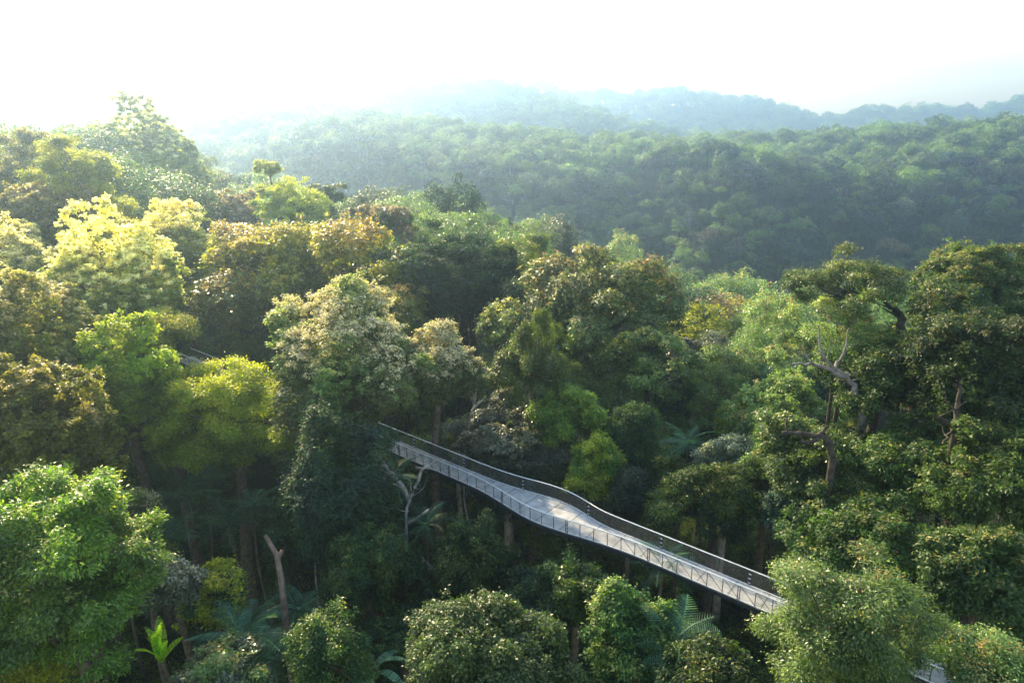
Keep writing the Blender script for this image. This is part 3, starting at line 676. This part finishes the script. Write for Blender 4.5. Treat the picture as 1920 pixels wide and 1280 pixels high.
while y < 116:
    x = -(y * .80 + 8)
    while x < y * .80 + 8:
        xx, yy = x + rs.uniform(-2.4, 2.4), y + rs.uniform(-2.4, 2.4); x += 7.0
        gz = g1(xx, yy); s_ = rs.uniform(.62, .95); H = rs.uniform(13.5, 18.5) + (5 if xx / yy > .3 else 1.5 if xx / yy < -.45 else 0)
        top = gz + H
        u = xx / yy; yb = bridge_y(u) if -.52 < u < 1.0 else None
        if yb and yy < yb + 4.5:             # keep the sight line to the walkway and the walkway itself clear
            lim = 100 - (33.5 + (2.5 if yy < yb - 4 else 1)) * (yy + 4.2 * s_) / yb if yy < yb - 4.5 else BZ - 2.0
            top = min(top, lim)
        px, py, d = proj(np.array([xx, yy, top - 4 * s_]))
        if px < -120 or px > 2040 or py > 1420: continue
        if 270 < px < 570 and 860 < py < 1300: continue
        if top - gz < 6.5 * s_ + 1: continue
        tpx, tpy, td = proj(np.array([xx, yy, top])); hid_ = False
        for (h1, h2, hx, hy, hw, hh_, hD, h3, h4) in HT:
            if hD < d + 3 and ((tpx - hx) / (hw * .5)) ** 2 + ((tpy + 14 - hy) / (hh_ * .5)) ** 2 < .6: hid_ = True
        if hid_: continue
        if py > 1060 and 540 < px < 1450: top -= 3.5; s_ *= .85
        if top - gz < 5: continue
        i = rs.randrange(7)
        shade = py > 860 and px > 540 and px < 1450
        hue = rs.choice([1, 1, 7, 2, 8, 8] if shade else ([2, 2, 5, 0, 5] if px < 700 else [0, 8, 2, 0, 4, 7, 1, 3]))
        key = (i, hue)
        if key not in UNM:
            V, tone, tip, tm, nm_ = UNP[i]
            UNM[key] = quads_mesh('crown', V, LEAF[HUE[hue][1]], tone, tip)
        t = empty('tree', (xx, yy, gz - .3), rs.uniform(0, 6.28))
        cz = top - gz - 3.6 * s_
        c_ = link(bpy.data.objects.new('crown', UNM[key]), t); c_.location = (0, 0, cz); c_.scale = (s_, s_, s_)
        w_ = link(bpy.data.objects.new('trunk', UNP[i][3]), t); w_.location = (0, 0, cz); w_.scale = (s_, s_, max(cz / 11.0, s_ * .6))
        t['category'] = 'tree'; t['group'] = 'lower trees between the tall crowns'; nlow += 1
        col = ['on the far left', 'left of the dome tree', 'near the dome tree', 'right of the dome tree', 'behind the walkway', 'right of the big-leaved tree', 'below the open crown', 'on the far right'][max(0, min(7, int(px // 240)))]
        row = 'high up' if py < 600 else 'halfway up' if py < 850 else 'low down' if py < 1080 else 'at the bottom'
        LOWL.setdefault('lower %s %s tree %s %s' % (HUE[hue][0], UNP[i][4], row, col), []).append((px, t))
    y += 6.4
print('lower trees', nlow)
cand = []
rs = random.Random(5)
def scatter(y0, y1, sp, kind, zoom):
    y = y0
    while y < y1:
        s_ = sp * (1 + .0 * y); xm = y * .86 + 15
        x = -xm
        while x < xm:
            cand.append((x + rs.uniform(-.42, .42) * s_, y + rs.uniform(-.42, .42) * s_, kind, zoom)); x += s_
        y += s_ * .92
scatter(112, 236, 6.6, 'mid', 1)
scatter(236, 600, 7.4, 'far', .92)
scatter(600, 720, 9, 'far', 1.1)
scatter(720, 1010, 12.5, 'far', 1.45)
scatter(1010, 1560, 15.5, 'far', 1.75)
cx_ = np.array([c[0] for c in cand]); cy_ = np.array([c[1] for c in cand]); cz_ = ground(cx_, cy_)
# how much of each shows: walk along each bearing and keep the highest canopy angle so far
items = []
for (x, y, kind, zoom), z in zip(cand, cz_):
    s_ = rs.lognormvariate(0, .3) * zoom
    s_ = min(max(s_, .6 * zoom), 1.45 * zoom)
    if kind == 'mid': s_ *= .88
    items.append([x, y, z, kind, s_, rs.random()])
bins = {}
order = sorted(range(len(items)), key=lambda i: items[i][1])
vis = {}
for i in order:
    x, y, z, kind, s_, r = items[i]
    top = np.array([x, y, z + 17.5 * s_]); px, py, d = proj(top)
    if px < -60 or px > 1980: vis[i] = 0; continue
    b0, b1 = int((px - 2.2 * s_ * F / d) // 12), int((px + 2.2 * s_ * F / d) // 12)
    lim = np.mean([bins.get(b, 1400) for b in range(b0, b1 + 1)])
    vis[i] = max(0, min(lim - py, 9 * s_ * F / d)) * (10 * s_ * F / d)
    for b in range(b0, b1 + 1): bins[b] = min(bins.get(b, 1400), py + .8 * F / d)
near_cut = {}
for (style, mat, cx, cy, w, h, D, label, op) in HT:      # what the near trees hide
    for b in range(int((cx - w * .42) // 12), int((cx + w * .42) // 12) + 1): near_cut[b] = min(near_cut.get(b, 1400), cy - h * .42)
for i in order:
    x, y, z, kind, s_, r = items[i]
    px, py, d = proj(np.array([x, y, z + 12 * s_])); b = int(px // 12)
    if py > near_cut.get(b, 1400) + 25: vis[i] = 0
N_IND = max(60, 296 - len(HT) - nlow)
rank = sorted([i for i in order if vis[i] > 0], key=lambda i: -vis[i])
indiv = set(rank[:N_IND])
print('candidates', len(items), 'seen', len(rank))
def where(px, py, y):
    h = ['at the left edge', 'above the pale gold crowns', 'above the orange-leaved tree', 'above the tall dark tree', 'above the big-leaved tree', 'above the pale crowns', 'above the open tufted crown', 'above the dark glossy dome'][max(0, min(7, int(px // 240)))]
    return h
LB = {}
def pick_hue(x, y, r, wob):
    wv = [1.0, 3.0, 1.0, .9, 2.8, .25, .5, 4.8, 2.0]  # far trees lean to blue and dark hues, distance haze carried by colour
    if y < 236: wv = [3, 2.0, 3, 1.8, 1.5, 2.4, 1.0, .6, 1.5]
    tot = sum(wv); a = r * tot
    for k_, v_ in enumerate(wv):
        a -= v_
        if a <= 0: return k_
    return 0
stuff_pts = []
for i in order:
    x, y, z, kind, s_, r = items[i]
    if vis[i] <= 0 and kind == 'mid' and i not in indiv and False: continue
    ck = pick_hue(x, y, r, 0)
    if i not in indiv:
        stuff_pts.append((x, y, z, s_, ck, kind)); continue
    px, py, d = proj(np.array([x, y, z + 15 * s_]))
    rz_ = rs.uniform(0, 6.28)
    if kind == 'mid':
        me_c, me_t, shp, _ = MIDP[int(r * 977) % 6]
        t = empty('tree', (x, y, z), rz_, (s_, s_, s_ * rs.uniform(.85, 1.15)))
        c_ = link(bpy.data.objects.new('crown', me_c), t); link(bpy.data.objects.new('trunk', me_t), t)
        c_.material_slots[0].link = 'OBJECT'; c_.material_slots[0].material = LEAF[HUE[ck][1]]
        band = 'on the near ridge'; grp = 'trees on the near ridge'
    else:
        me_c, shp = FARP[int(r * 977) % 8]
        t = link(bpy.data.objects.new('tree', me_c)); t.location = (x, y, z); t.rotation_euler = (0, 0, rz_); t.scale = (s_, s_, s_ * rs.uniform(.85, 1.2))
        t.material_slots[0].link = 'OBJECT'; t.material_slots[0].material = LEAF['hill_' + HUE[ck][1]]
        band = 'in the valley' if y < 300 else 'low on the hazy hill' if y < 400 else 'high on the hill' if y < 560 else 'on the crest'
        grp = 'trees on the hazy hillside'
    t['category'] = 'tree'; t['group'] = grp
    size = 'large' if s_ > 1.2 else 'small' if s_ < .8 else 'medium'
    LB.setdefault('%s %s %s tree %s %s' % (size, shp, HUE[ck][0], band, where(px, py, y)), []).append((px, t))
ORD = ['leftmost', 'second from left', 'third from left', 'fourth from left', 'fifth from left', 'sixth from left', 'seventh from left']
LB.update(LOWL)
for lab, l in LB.items():
    l.sort(key=lambda a: a[0])
    for j, (px, t) in enumerate(l):
        t['label'] = lab if len(l) == 1 else lab.replace('tree', 'tree, ' + (ORD[j] if j < len(l) - 1 or len(l) == 1 else 'rightmost') + ',', 1)

# the rest of the forest, past counting: one object, instances of the single trees above
def gn_forest(name, pts, protos, hues):
    """one point mesh; geometry nodes place on every point one of the given tree objects"""
    n = len(pts); me = bpy.data.meshes.new(name)
    me.vertices.add(n); me.vertices.foreach_set('co', np.array([p[:3] for p in pts], np.float32).ravel())
    for nm, ty, vals in (('scale_', 'FLOAT', [p[3] for p in pts]), ('which', 'INT', [p[4] for p in pts]), ('spin', 'FLOAT', [rs.uniform(0, 6.28) for _ in pts])):
        a = me.attributes.new(nm, ty, 'POINT'); a.data.foreach_set('value', vals)
    o = link(bpy.data.objects.new(name, me)); o['kind'] = 'stuff'
    ng = bpy.data.node_groups.new(name, 'GeometryNodeTree')
    ng.interface.new_socket('Geometry', in_out='INPUT', socket_type='NodeSocketGeometry'); ng.interface.new_socket('Geometry', in_out='OUTPUT', socket_type='NodeSocketGeometry')
    N = ng.nodes; L = ng.links; gi = N.new('NodeGroupInput'); go = N.new('NodeGroupOutput')
    g2i = N.new('GeometryNodeGeometryToInstance')
    for p in reversed(protos):
        oi = N.new('GeometryNodeObjectInfo'); oi.inputs['Object'].default_value = p; oi.inputs['As Instance'].default_value = False; oi.transform_space = 'ORIGINAL'
        gg = N.new('GeometryNodeGeometryToInstance'); L.new(oi.outputs['Geometry'], gg.inputs[0])
        if p is protos[-1]: jn = N.new('GeometryNodeJoinGeometry'); L.new(jn.outputs[0], go.inputs[0]) if False else None
        L.new(gg.outputs[0], jn.inputs[0])
    ip = N.new('GeometryNodeInstanceOnPoints'); ip.inputs['Pick Instance'].default_value = True
    L.new(gi.outputs[0], ip.inputs['Points']); L.new(jn.outputs[0], ip.inputs['Instance'])
    def attr(nm, ty):
        a = N.new('GeometryNodeInputNamedAttribute'); a.data_type = ty; a.inputs[0].default_value = nm; return a.outputs[0]
    L.new(attr('which', 'INT'), ip.inputs['Instance Index'])
    cr = N.new('ShaderNodeCombineXYZ'); L.new(attr('spin', 'FLOAT'), cr.inputs[2]); L.new(cr.outputs[0], ip.inputs['Rotation'])
    L.new(attr('scale_', 'FLOAT'), ip.inputs['Scale'])
    L.new(ip.outputs[0], go.inputs[0]); N.remove(g2i)
    md = o.modifiers.new('forest', 'NODES'); md.node_group = ng
    return o
def proto_set(prefix):
    """one visible single tree for each foliage colour: crown objects for the mid slopes, whole trees far off"""
    out = {}
    for o in COL.objects:
        if o.type != 'MESH' or not o.material_slots: continue
        if prefix == 'mid' and o.name.startswith('crown') and o.data in [m[0] for m in MIDP]: out.setdefault(o.material_slots[0].material.name, []).append(o)
        if prefix == 'far' and o.data in [m[0] for m in FARP]: out.setdefault(o.material_slots[0].material.name, []).append(o)
    return out
for kind in ('mid', 'far'):
    ps = proto_set(kind); protos, lookup = [], {}
    for k_, (hn, mn) in enumerate(HUE):
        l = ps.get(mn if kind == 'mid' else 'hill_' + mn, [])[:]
        seen_me, ch = set(), []
        for o in l:
            if o.data.name not in seen_me: seen_me.add(o.data.name); ch.append(o)
        ch = ch[:3]
        if not ch: ch = [next(iter(ps.values()))[0]]
        lookup[k_] = list(range(len(protos), len(protos) + len(ch))); protos += ch
    pts = [(x, y, z, s_, rs.choice(lookup[ck])) for x, y, z, s_, ck, kd in stuff_pts if kd == kind]
    if pts: gn_forest('forest' if kind == 'far' else 'woodland', pts, protos, None)

# low growth on the near valley floor
und = []
for _ in range(5200):
    y = rs.uniform(14, 118); x = rs.uniform(-1, 1) * (y * .85 + 12)
    und.append((x, y))
uz = ground(np.array([u[0] for u in und]), np.array([u[1] for u in und]))
tp = []
for i in range(4):
    V, tone, tip, LC, lrad, rz = small_proto(500 + i, 2600, .34, ['glossy', 'spray', 'dome', 'bigleaf'][i], BARK, 0)
    V = V * .42 + [0, 0, 1.3]
    p = P([1385, 300, 880, 1240][i], [1215, 1240, 1150, 975][i], [42, 45, 50, 55][i]); gz = g1(p[0], p[1])
    o = link(bpy.data.objects.new('shrub', quads_mesh('shrub', V, LEAF[['dark', 'bright', 'teal', 'olive'][i]], tone, tip))); o.location = (p[0], p[1], gz)
    tag(o, ['dark low shrub under the near end of the walkway', 'bright low shrub behind the upright banana leaves', 'blue-green low shrub behind the rounded crown at the bottom', 'olive low shrub in the hollow behind the walkway'][i], 'shrub'); tp.append(o)
gn_forest('undergrowth', [(u[0], u[1], z - .3, rs.uniform(.6, 1.5), rs.randrange(4)) for u, z in zip(und, uz)], tp, None)

# ------------------------------------------------------------------ the walkway
A0 = np.array([-13.961, 63.649]); B0 = np.array([18.063, 37.532]); AX = (B0 - A0) / np.linalg.norm(B0 - A0); PP = np.array([-AX[1], AX[0]])
def nearT(s): return np.interp(s, [-99, 12, 14.5, 16, 17, 18.2, 19.5, 20.7, 21.9, 23.1, 24.3, 25.5, 26.7, 28, 30, 99], [0, 0, -.08, -.3, -.48, -.72, -.96, -1.1, -1.1, -.98, -.8, -.55, -.36, -.18, 0, 0])
def farT(s): return np.interp(s, [-99, 13.5, 15, 16.5, 18, 19.5, 21, 22, 23, 24.2, 25.4, 26.5, 99], [2.0, 2.0, 2.06, 2.2, 2.45, 2.75, 2.9, 2.88, 2.75, 2.45, 2.1, 2.0, 2.0])
def smoothed(f, s): return float(np.mean([f(s + d) for d in np.linspace(-.9, .9, 9)]))
def wp(s, t, z=0.0): q = A0 + AX * s + PP * t; return Vector((q[0], q[1], BZ + z))
S0, S1 = -42.5, 52.9
STEEL = noisy_mat('galvanised_steel', (.58, .60, .63), (.74, .76, .78), 6, .45, .25, 0, .5)
DARKSTEEL = noisy_mat('painted_dark_steel', (.018, .022, .03), (.035, .042, .055), 4, .5, .3, 0, .5)
def deck_mat():
    m, nt, N, L = new_mat('deck_boards'); out = N.new('ShaderNodeOutputMaterial'); bs = N.new('ShaderNodeBsdfPrincipled')
    tc = N.new('ShaderNodeTexCoord'); wv = N.new('ShaderNodeTexWave'); wv.wave_type = 'BANDS'; wv.bands_direction = 'X'; wv.inputs['Scale'].default_value = .137
    no = N.new('ShaderNodeTexNoise'); no.inputs['Scale'].default_value = 1.3; no.inputs['Detail'].default_value = 5
    mp = N.new('ShaderNodeMapping'); mp.inputs['Rotation'].default_value = (0, 0, -math.atan2(AX[1], AX[0]))
    L.new(tc.outputs['Object'], mp.inputs[0]); L.new(mp.outputs[0], wv.inputs['Vector']); L.new(mp.outputs[0], no.inputs['Vector'])
    cr = N.new('ShaderNodeValToRGB'); e = cr.color_ramp.elements; e[0].position = .3; e[0].color = (.22, .22, .23, 1); e[1].position = .7; e[1].color = (.44, .445, .46, 1)
    L.new(no.outputs[0], cr.inputs[0])
    c2 = N.new('ShaderNodeValToRGB'); e = c2.color_ramp.elements; e[0].position = .0; e[0].color = (.35, .35, .35, 1); e[1].position = .012; e[1].color = (1, 1, 1, 1); L.new(wv.outputs[0], c2.inputs[0])
    mx = N.new('ShaderNodeMix'); mx.data_type = 'RGBA'; mx.blend_type = 'MULTIPLY'; mx.inputs[0].default_value = 1; L.new(cr.outputs[0], mx.inputs[6]); L.new(c2.outputs[0], mx.inputs[7])
    L.new(mx.outputs[2], bs.inputs['Base Color']); bs.inputs['Roughness'].default_value = .6; L.new(bs.outputs[0], out.inputs[0]); return m
def mesh_mat(name, col, open_):
    """woven wire too fine to draw wire by wire: part of the light passes"""
    m, nt, N, L = new_mat(name); out = N.new('ShaderNodeOutputMaterial'); bs = N.new('ShaderNodeBsdfPrincipled'); bs.inputs['Base Color'].default_value = (*col, 1)
    bs.inputs['Roughness'].default_value = .5; bs.inputs['Metallic'].default_value = .4
    tr = N.new('ShaderNodeBsdfTransparent'); ms = N.new('ShaderNodeMixShader'); ms.inputs[0].default_value = open_
    L.new(bs.outputs[0], ms.inputs[1]); L.new(tr.outputs[0], ms.inputs[2]); L.new(ms.outputs[0], out.inputs[0]); return m
DECK = deck_mat(); WIRE = mesh_mat('wire_mesh', (.42, .43, .46), .66); WIRE2 = mesh_mat('brown_wire_mesh', (.17, .16, .15), .70)
wk = empty('walkway', wp((S0 + S1) / 2, 1, -.0)); tag(wk, 'long narrow elevated walkway with pale deck and wire mesh railings crossing the forest', 'footbridge')
OFF = Vector(wk.location)
def box_mesh(name, corners8, mat):
    f = [(0, 3, 2, 1), (4, 5, 6, 7), (0, 1, 5, 4), (1, 2, 6, 5), (2, 3, 7, 6), (3, 0, 4, 7)]
    me = bpy.data.meshes.new(name); me.from_pydata([tuple(Vector(c) - OFF) for c in corners8], [], f); me.materials.append(mat); me.update(); return me
def strip(name, f0, f1, z0, z1, mat, parent, s0=S0, s1=S1, ds=.4):
    """a bar running along the walkway between offsets f0(s) and f1(s)"""
    n = int((s1 - s0) / ds) + 1; V, Fc = [], []
    for i in range(n + 1):
        s = s0 + (s1 - s0) * i / n
        a, b = f0(s), f1(s)
        V += [wp(s, a, z0) - OFF, wp(s, b, z0) - OFF, wp(s, b, z1) - OFF, wp(s, a, z1) - OFF]
        if i:
            p = (i - 1) * 4; q = i * 4
            for j in range(4): Fc.append((p + j, p + (j + 1) % 4, q + (j + 1) % 4, q + j))
    Fc += [(0, 1, 2, 3), (n * 4 + 3, n * 4 + 2, n * 4 + 1, n * 4)]
    me = bpy.data.meshes.new(name); me.from_pydata([tuple(v) for v in V], [], Fc); me.materials.append(mat); me.update()
    return link(bpy.data.objects.new(name, me), parent)
nT = lambda s: smoothed(nearT, s); fT = lambda s: smoothed(farT, s)
strip('deck', lambda s: nT(s) + .05, lambda s: fT(s) - .05, -.06, 0, DECK, wk)
for f, sg in ((nT, -1), (fT, 1)):
    strip('edge_beam', lambda s: f(s) - .05, lambda s: f(s) + .05, -.34, -.063, DARKSTEEL, wk)
strip('kerb_rail', lambda s: nT(s) - .03, lambda s: nT(s) + .03, .003, .08, STEEL, wk); strip('kerb_rail', lambda s: fT(s) - .03, lambda s: fT(s) + .03, .003, .08, STEEL, wk)
strip('underside_girder', lambda s: .75, lambda s: 1.25, -.72, -.30, DARKSTEEL, wk)
def bar(name, a, b, r, mat, parent, k=6):
    w = Wood(); w.tube([Vector(a) - OFF, Vector(b) - OFF], [r, r], k); me = w.mesh(name, mat); return link(bpy.data.objects.new(name, me), parent)
for side, (f, wire) in enumerate(((nT, WIRE), (fT, WIRE2))):
    rl = empty('railing', (0, 0, 0)); rl.parent = wk
    lean = -.06 if side == 0 else .06
    w = Wood(); pts = []
    n = 160
    for i in range(n + 1):
        s = S0 + (S1 - S0) * i / n; pts.append(wp(s, f(s) + lean, 1.25) - OFF)
    w.tube(pts, [.045] * (n + 1), 8); link(bpy.data.objects.new('handrail', w.mesh('handrail', STEEL)), rl)
    V, Fc = [], []
    for i in range(n + 1):
        s = S0 + (S1 - S0) * i / n; V += [wp(s, f(s), .085) - OFF, wp(s, f(s) + lean * .95, 1.2) - OFF]
        if i: Fc.append((2 * i - 2, 2 * i, 2 * i + 1, 2 * i - 1))
    me = bpy.data.meshes.new('mesh_infill'); me.from_pydata([tuple(v) for v in V], [], Fc); me.materials.append(wire); me.update()
    link(bpy.data.objects.new('mesh_infill', me), rl)
    step = 1.15 if side == 0 else 2.3
    k0 = int((S0 - 24.3) / step); k1 = int((S1 - 24.3) / step)
    for k in range(k0, k1 + 1):
        s = 24.3 + k * step
        if not (S0 + .2 < s < S1 - .2): continue
        big = (k % 6 == 0) if side == 0 else (k % 3 == 0)
        hid = (-33 < s < -5) and not big
        if hid and side == 0: continue
        if big:
            for dd in (-.07, .07): bar('post', wp(s + dd, f(s) - .01, .0), wp(s + dd, f(s) + lean, 1.26), .032, DARKSTEEL, rl)
            for zz in (.25, .6, .95): bar('post_plate', wp(s - .09, f(s) - .02, zz), wp(s + .09, f(s) - .02, zz), .03, STEEL, rl, 4)
        else: bar('post', wp(s, f(s), 0), wp(s, f(s) + lean, 1.24), .028, DARKSTEEL, rl)
        if side == 0:
            if s > 28.5 and s < 46: bar('brace', wp(s + .02, f(s) + lean + .05, 1.2), wp(s + step - .02, f(s + step) + .04, .1), .02, DARKSTEEL, rl, 5)
            if s < 10.8 and s > -5: bar('brace', wp(s - .5, f(s) + lean + .05, 1.2), wp(s, f(s) + .04, .1), .02, DARKSTEEL, rl, 5)
for s in (S0 + 1.5, -24, -10, 44, S1 - 1.5):
    a = wp(s, 1, -.7); gz = g1(a.x, a.y) - .3
    bar('support_pole', (a.x, a.y, gz), a, .16, DARKSTEEL, wk, 10)

# ------------------------------------------------------------------ air, light, camera
AZ, EL = math.radians(-31), math.radians(27)
sd = Vector((math.sin(AZ) * math.cos(EL), math.cos(AZ) * math.cos(EL), math.sin(EL)))
sl = bpy.data.lights.new('sun', 'SUN'); sl.energy = 5.0; sl.angle = math.radians(.6); sl.color = (1, .79, .46)
so = link(bpy.data.objects.new('sun', sl)); so.rotation_euler = sd.to_track_quat('Z', 'Y').to_euler(); so.location = (0, 0, 400)
wd = bpy.data.worlds.new('World'); sc.world = wd; wd.use_nodes = True
N = wd.node_tree.nodes; L = wd.node_tree.links; bg = N['Background']
sk = N.new('ShaderNodeTexSky'); sk.sky_type = 'NISHITA'; sk.sun_disc = False; sk.sun_elevation = EL; sk.sun_rotation = AZ % (2 * math.pi)
sk.air_density = 2.0; sk.dust_density = 2.5; sk.ozone_density = 1.0; sk.altitude = 300
L.new(sk.outputs[0], bg.inputs[0]); bg.inputs[1].default_value = .13
HZ = bpy.data.meshes.new('haze'); x0, x1, y0, y1, z0, z1 = -1990, 1990, -150, 1900, -61, 252
HZ.from_pydata([(x0, y0, z0), (x1, y0, z0), (x1, y1, z0), (x0, y1, z0), (x0, y0, z1), (x1, y0, z1), (x1, y1, z1), (x0, y1, z1)], [], [(0, 3, 2, 1), (4, 5, 6, 7), (0, 1, 5, 4), (1, 2, 6, 5), (2, 3, 7, 6), (3, 0, 4, 7)])
m, nt, N, L = new_mat('haze'); out = N.new('ShaderNodeOutputMaterial'); pv = N.new('ShaderNodeVolumePrincipled')
pv.inputs['Color'].default_value = (.46, .67, 1, 1); pv.inputs['Density'].default_value = .0008; pv.inputs['Anisotropy'].default_value = .84
L.new(pv.outputs[0], out.inputs['Volume']); HZ.materials.append(m)
hz = link(bpy.data.objects.new('haze', HZ)); hz['kind'] = 'stuff'
cam = bpy.data.cameras.new('camera'); cam.sensor_width = 36; cam.lens = 24; cam.clip_end = 20000; cam.clip_start = .5
co = link(bpy.data.objects.new('camera', cam)); co.location = CAM; co.rotation_euler = (math.radians(90) - PITCH, 0, 0); sc.camera = co
sc.view_settings.view_transform = 'Standard'; sc.view_settings.look = 'None'; sc.view_settings.exposure = 1.75; sc.view_settings.gamma = 1
cy = sc.cycles
cy.max_bounces = 6; cy.diffuse_bounces = 3; cy.glossy_bounces = 2; cy.transmission_bounces = 3; cy.transparent_max_bounces = 16; cy.volume_bounces = 1
cy.use_denoising = True; cy.use_adaptive_sampling = True; cy.adaptive_threshold = .02; cy.caustics_reflective = False; cy.caustics_refractive = False
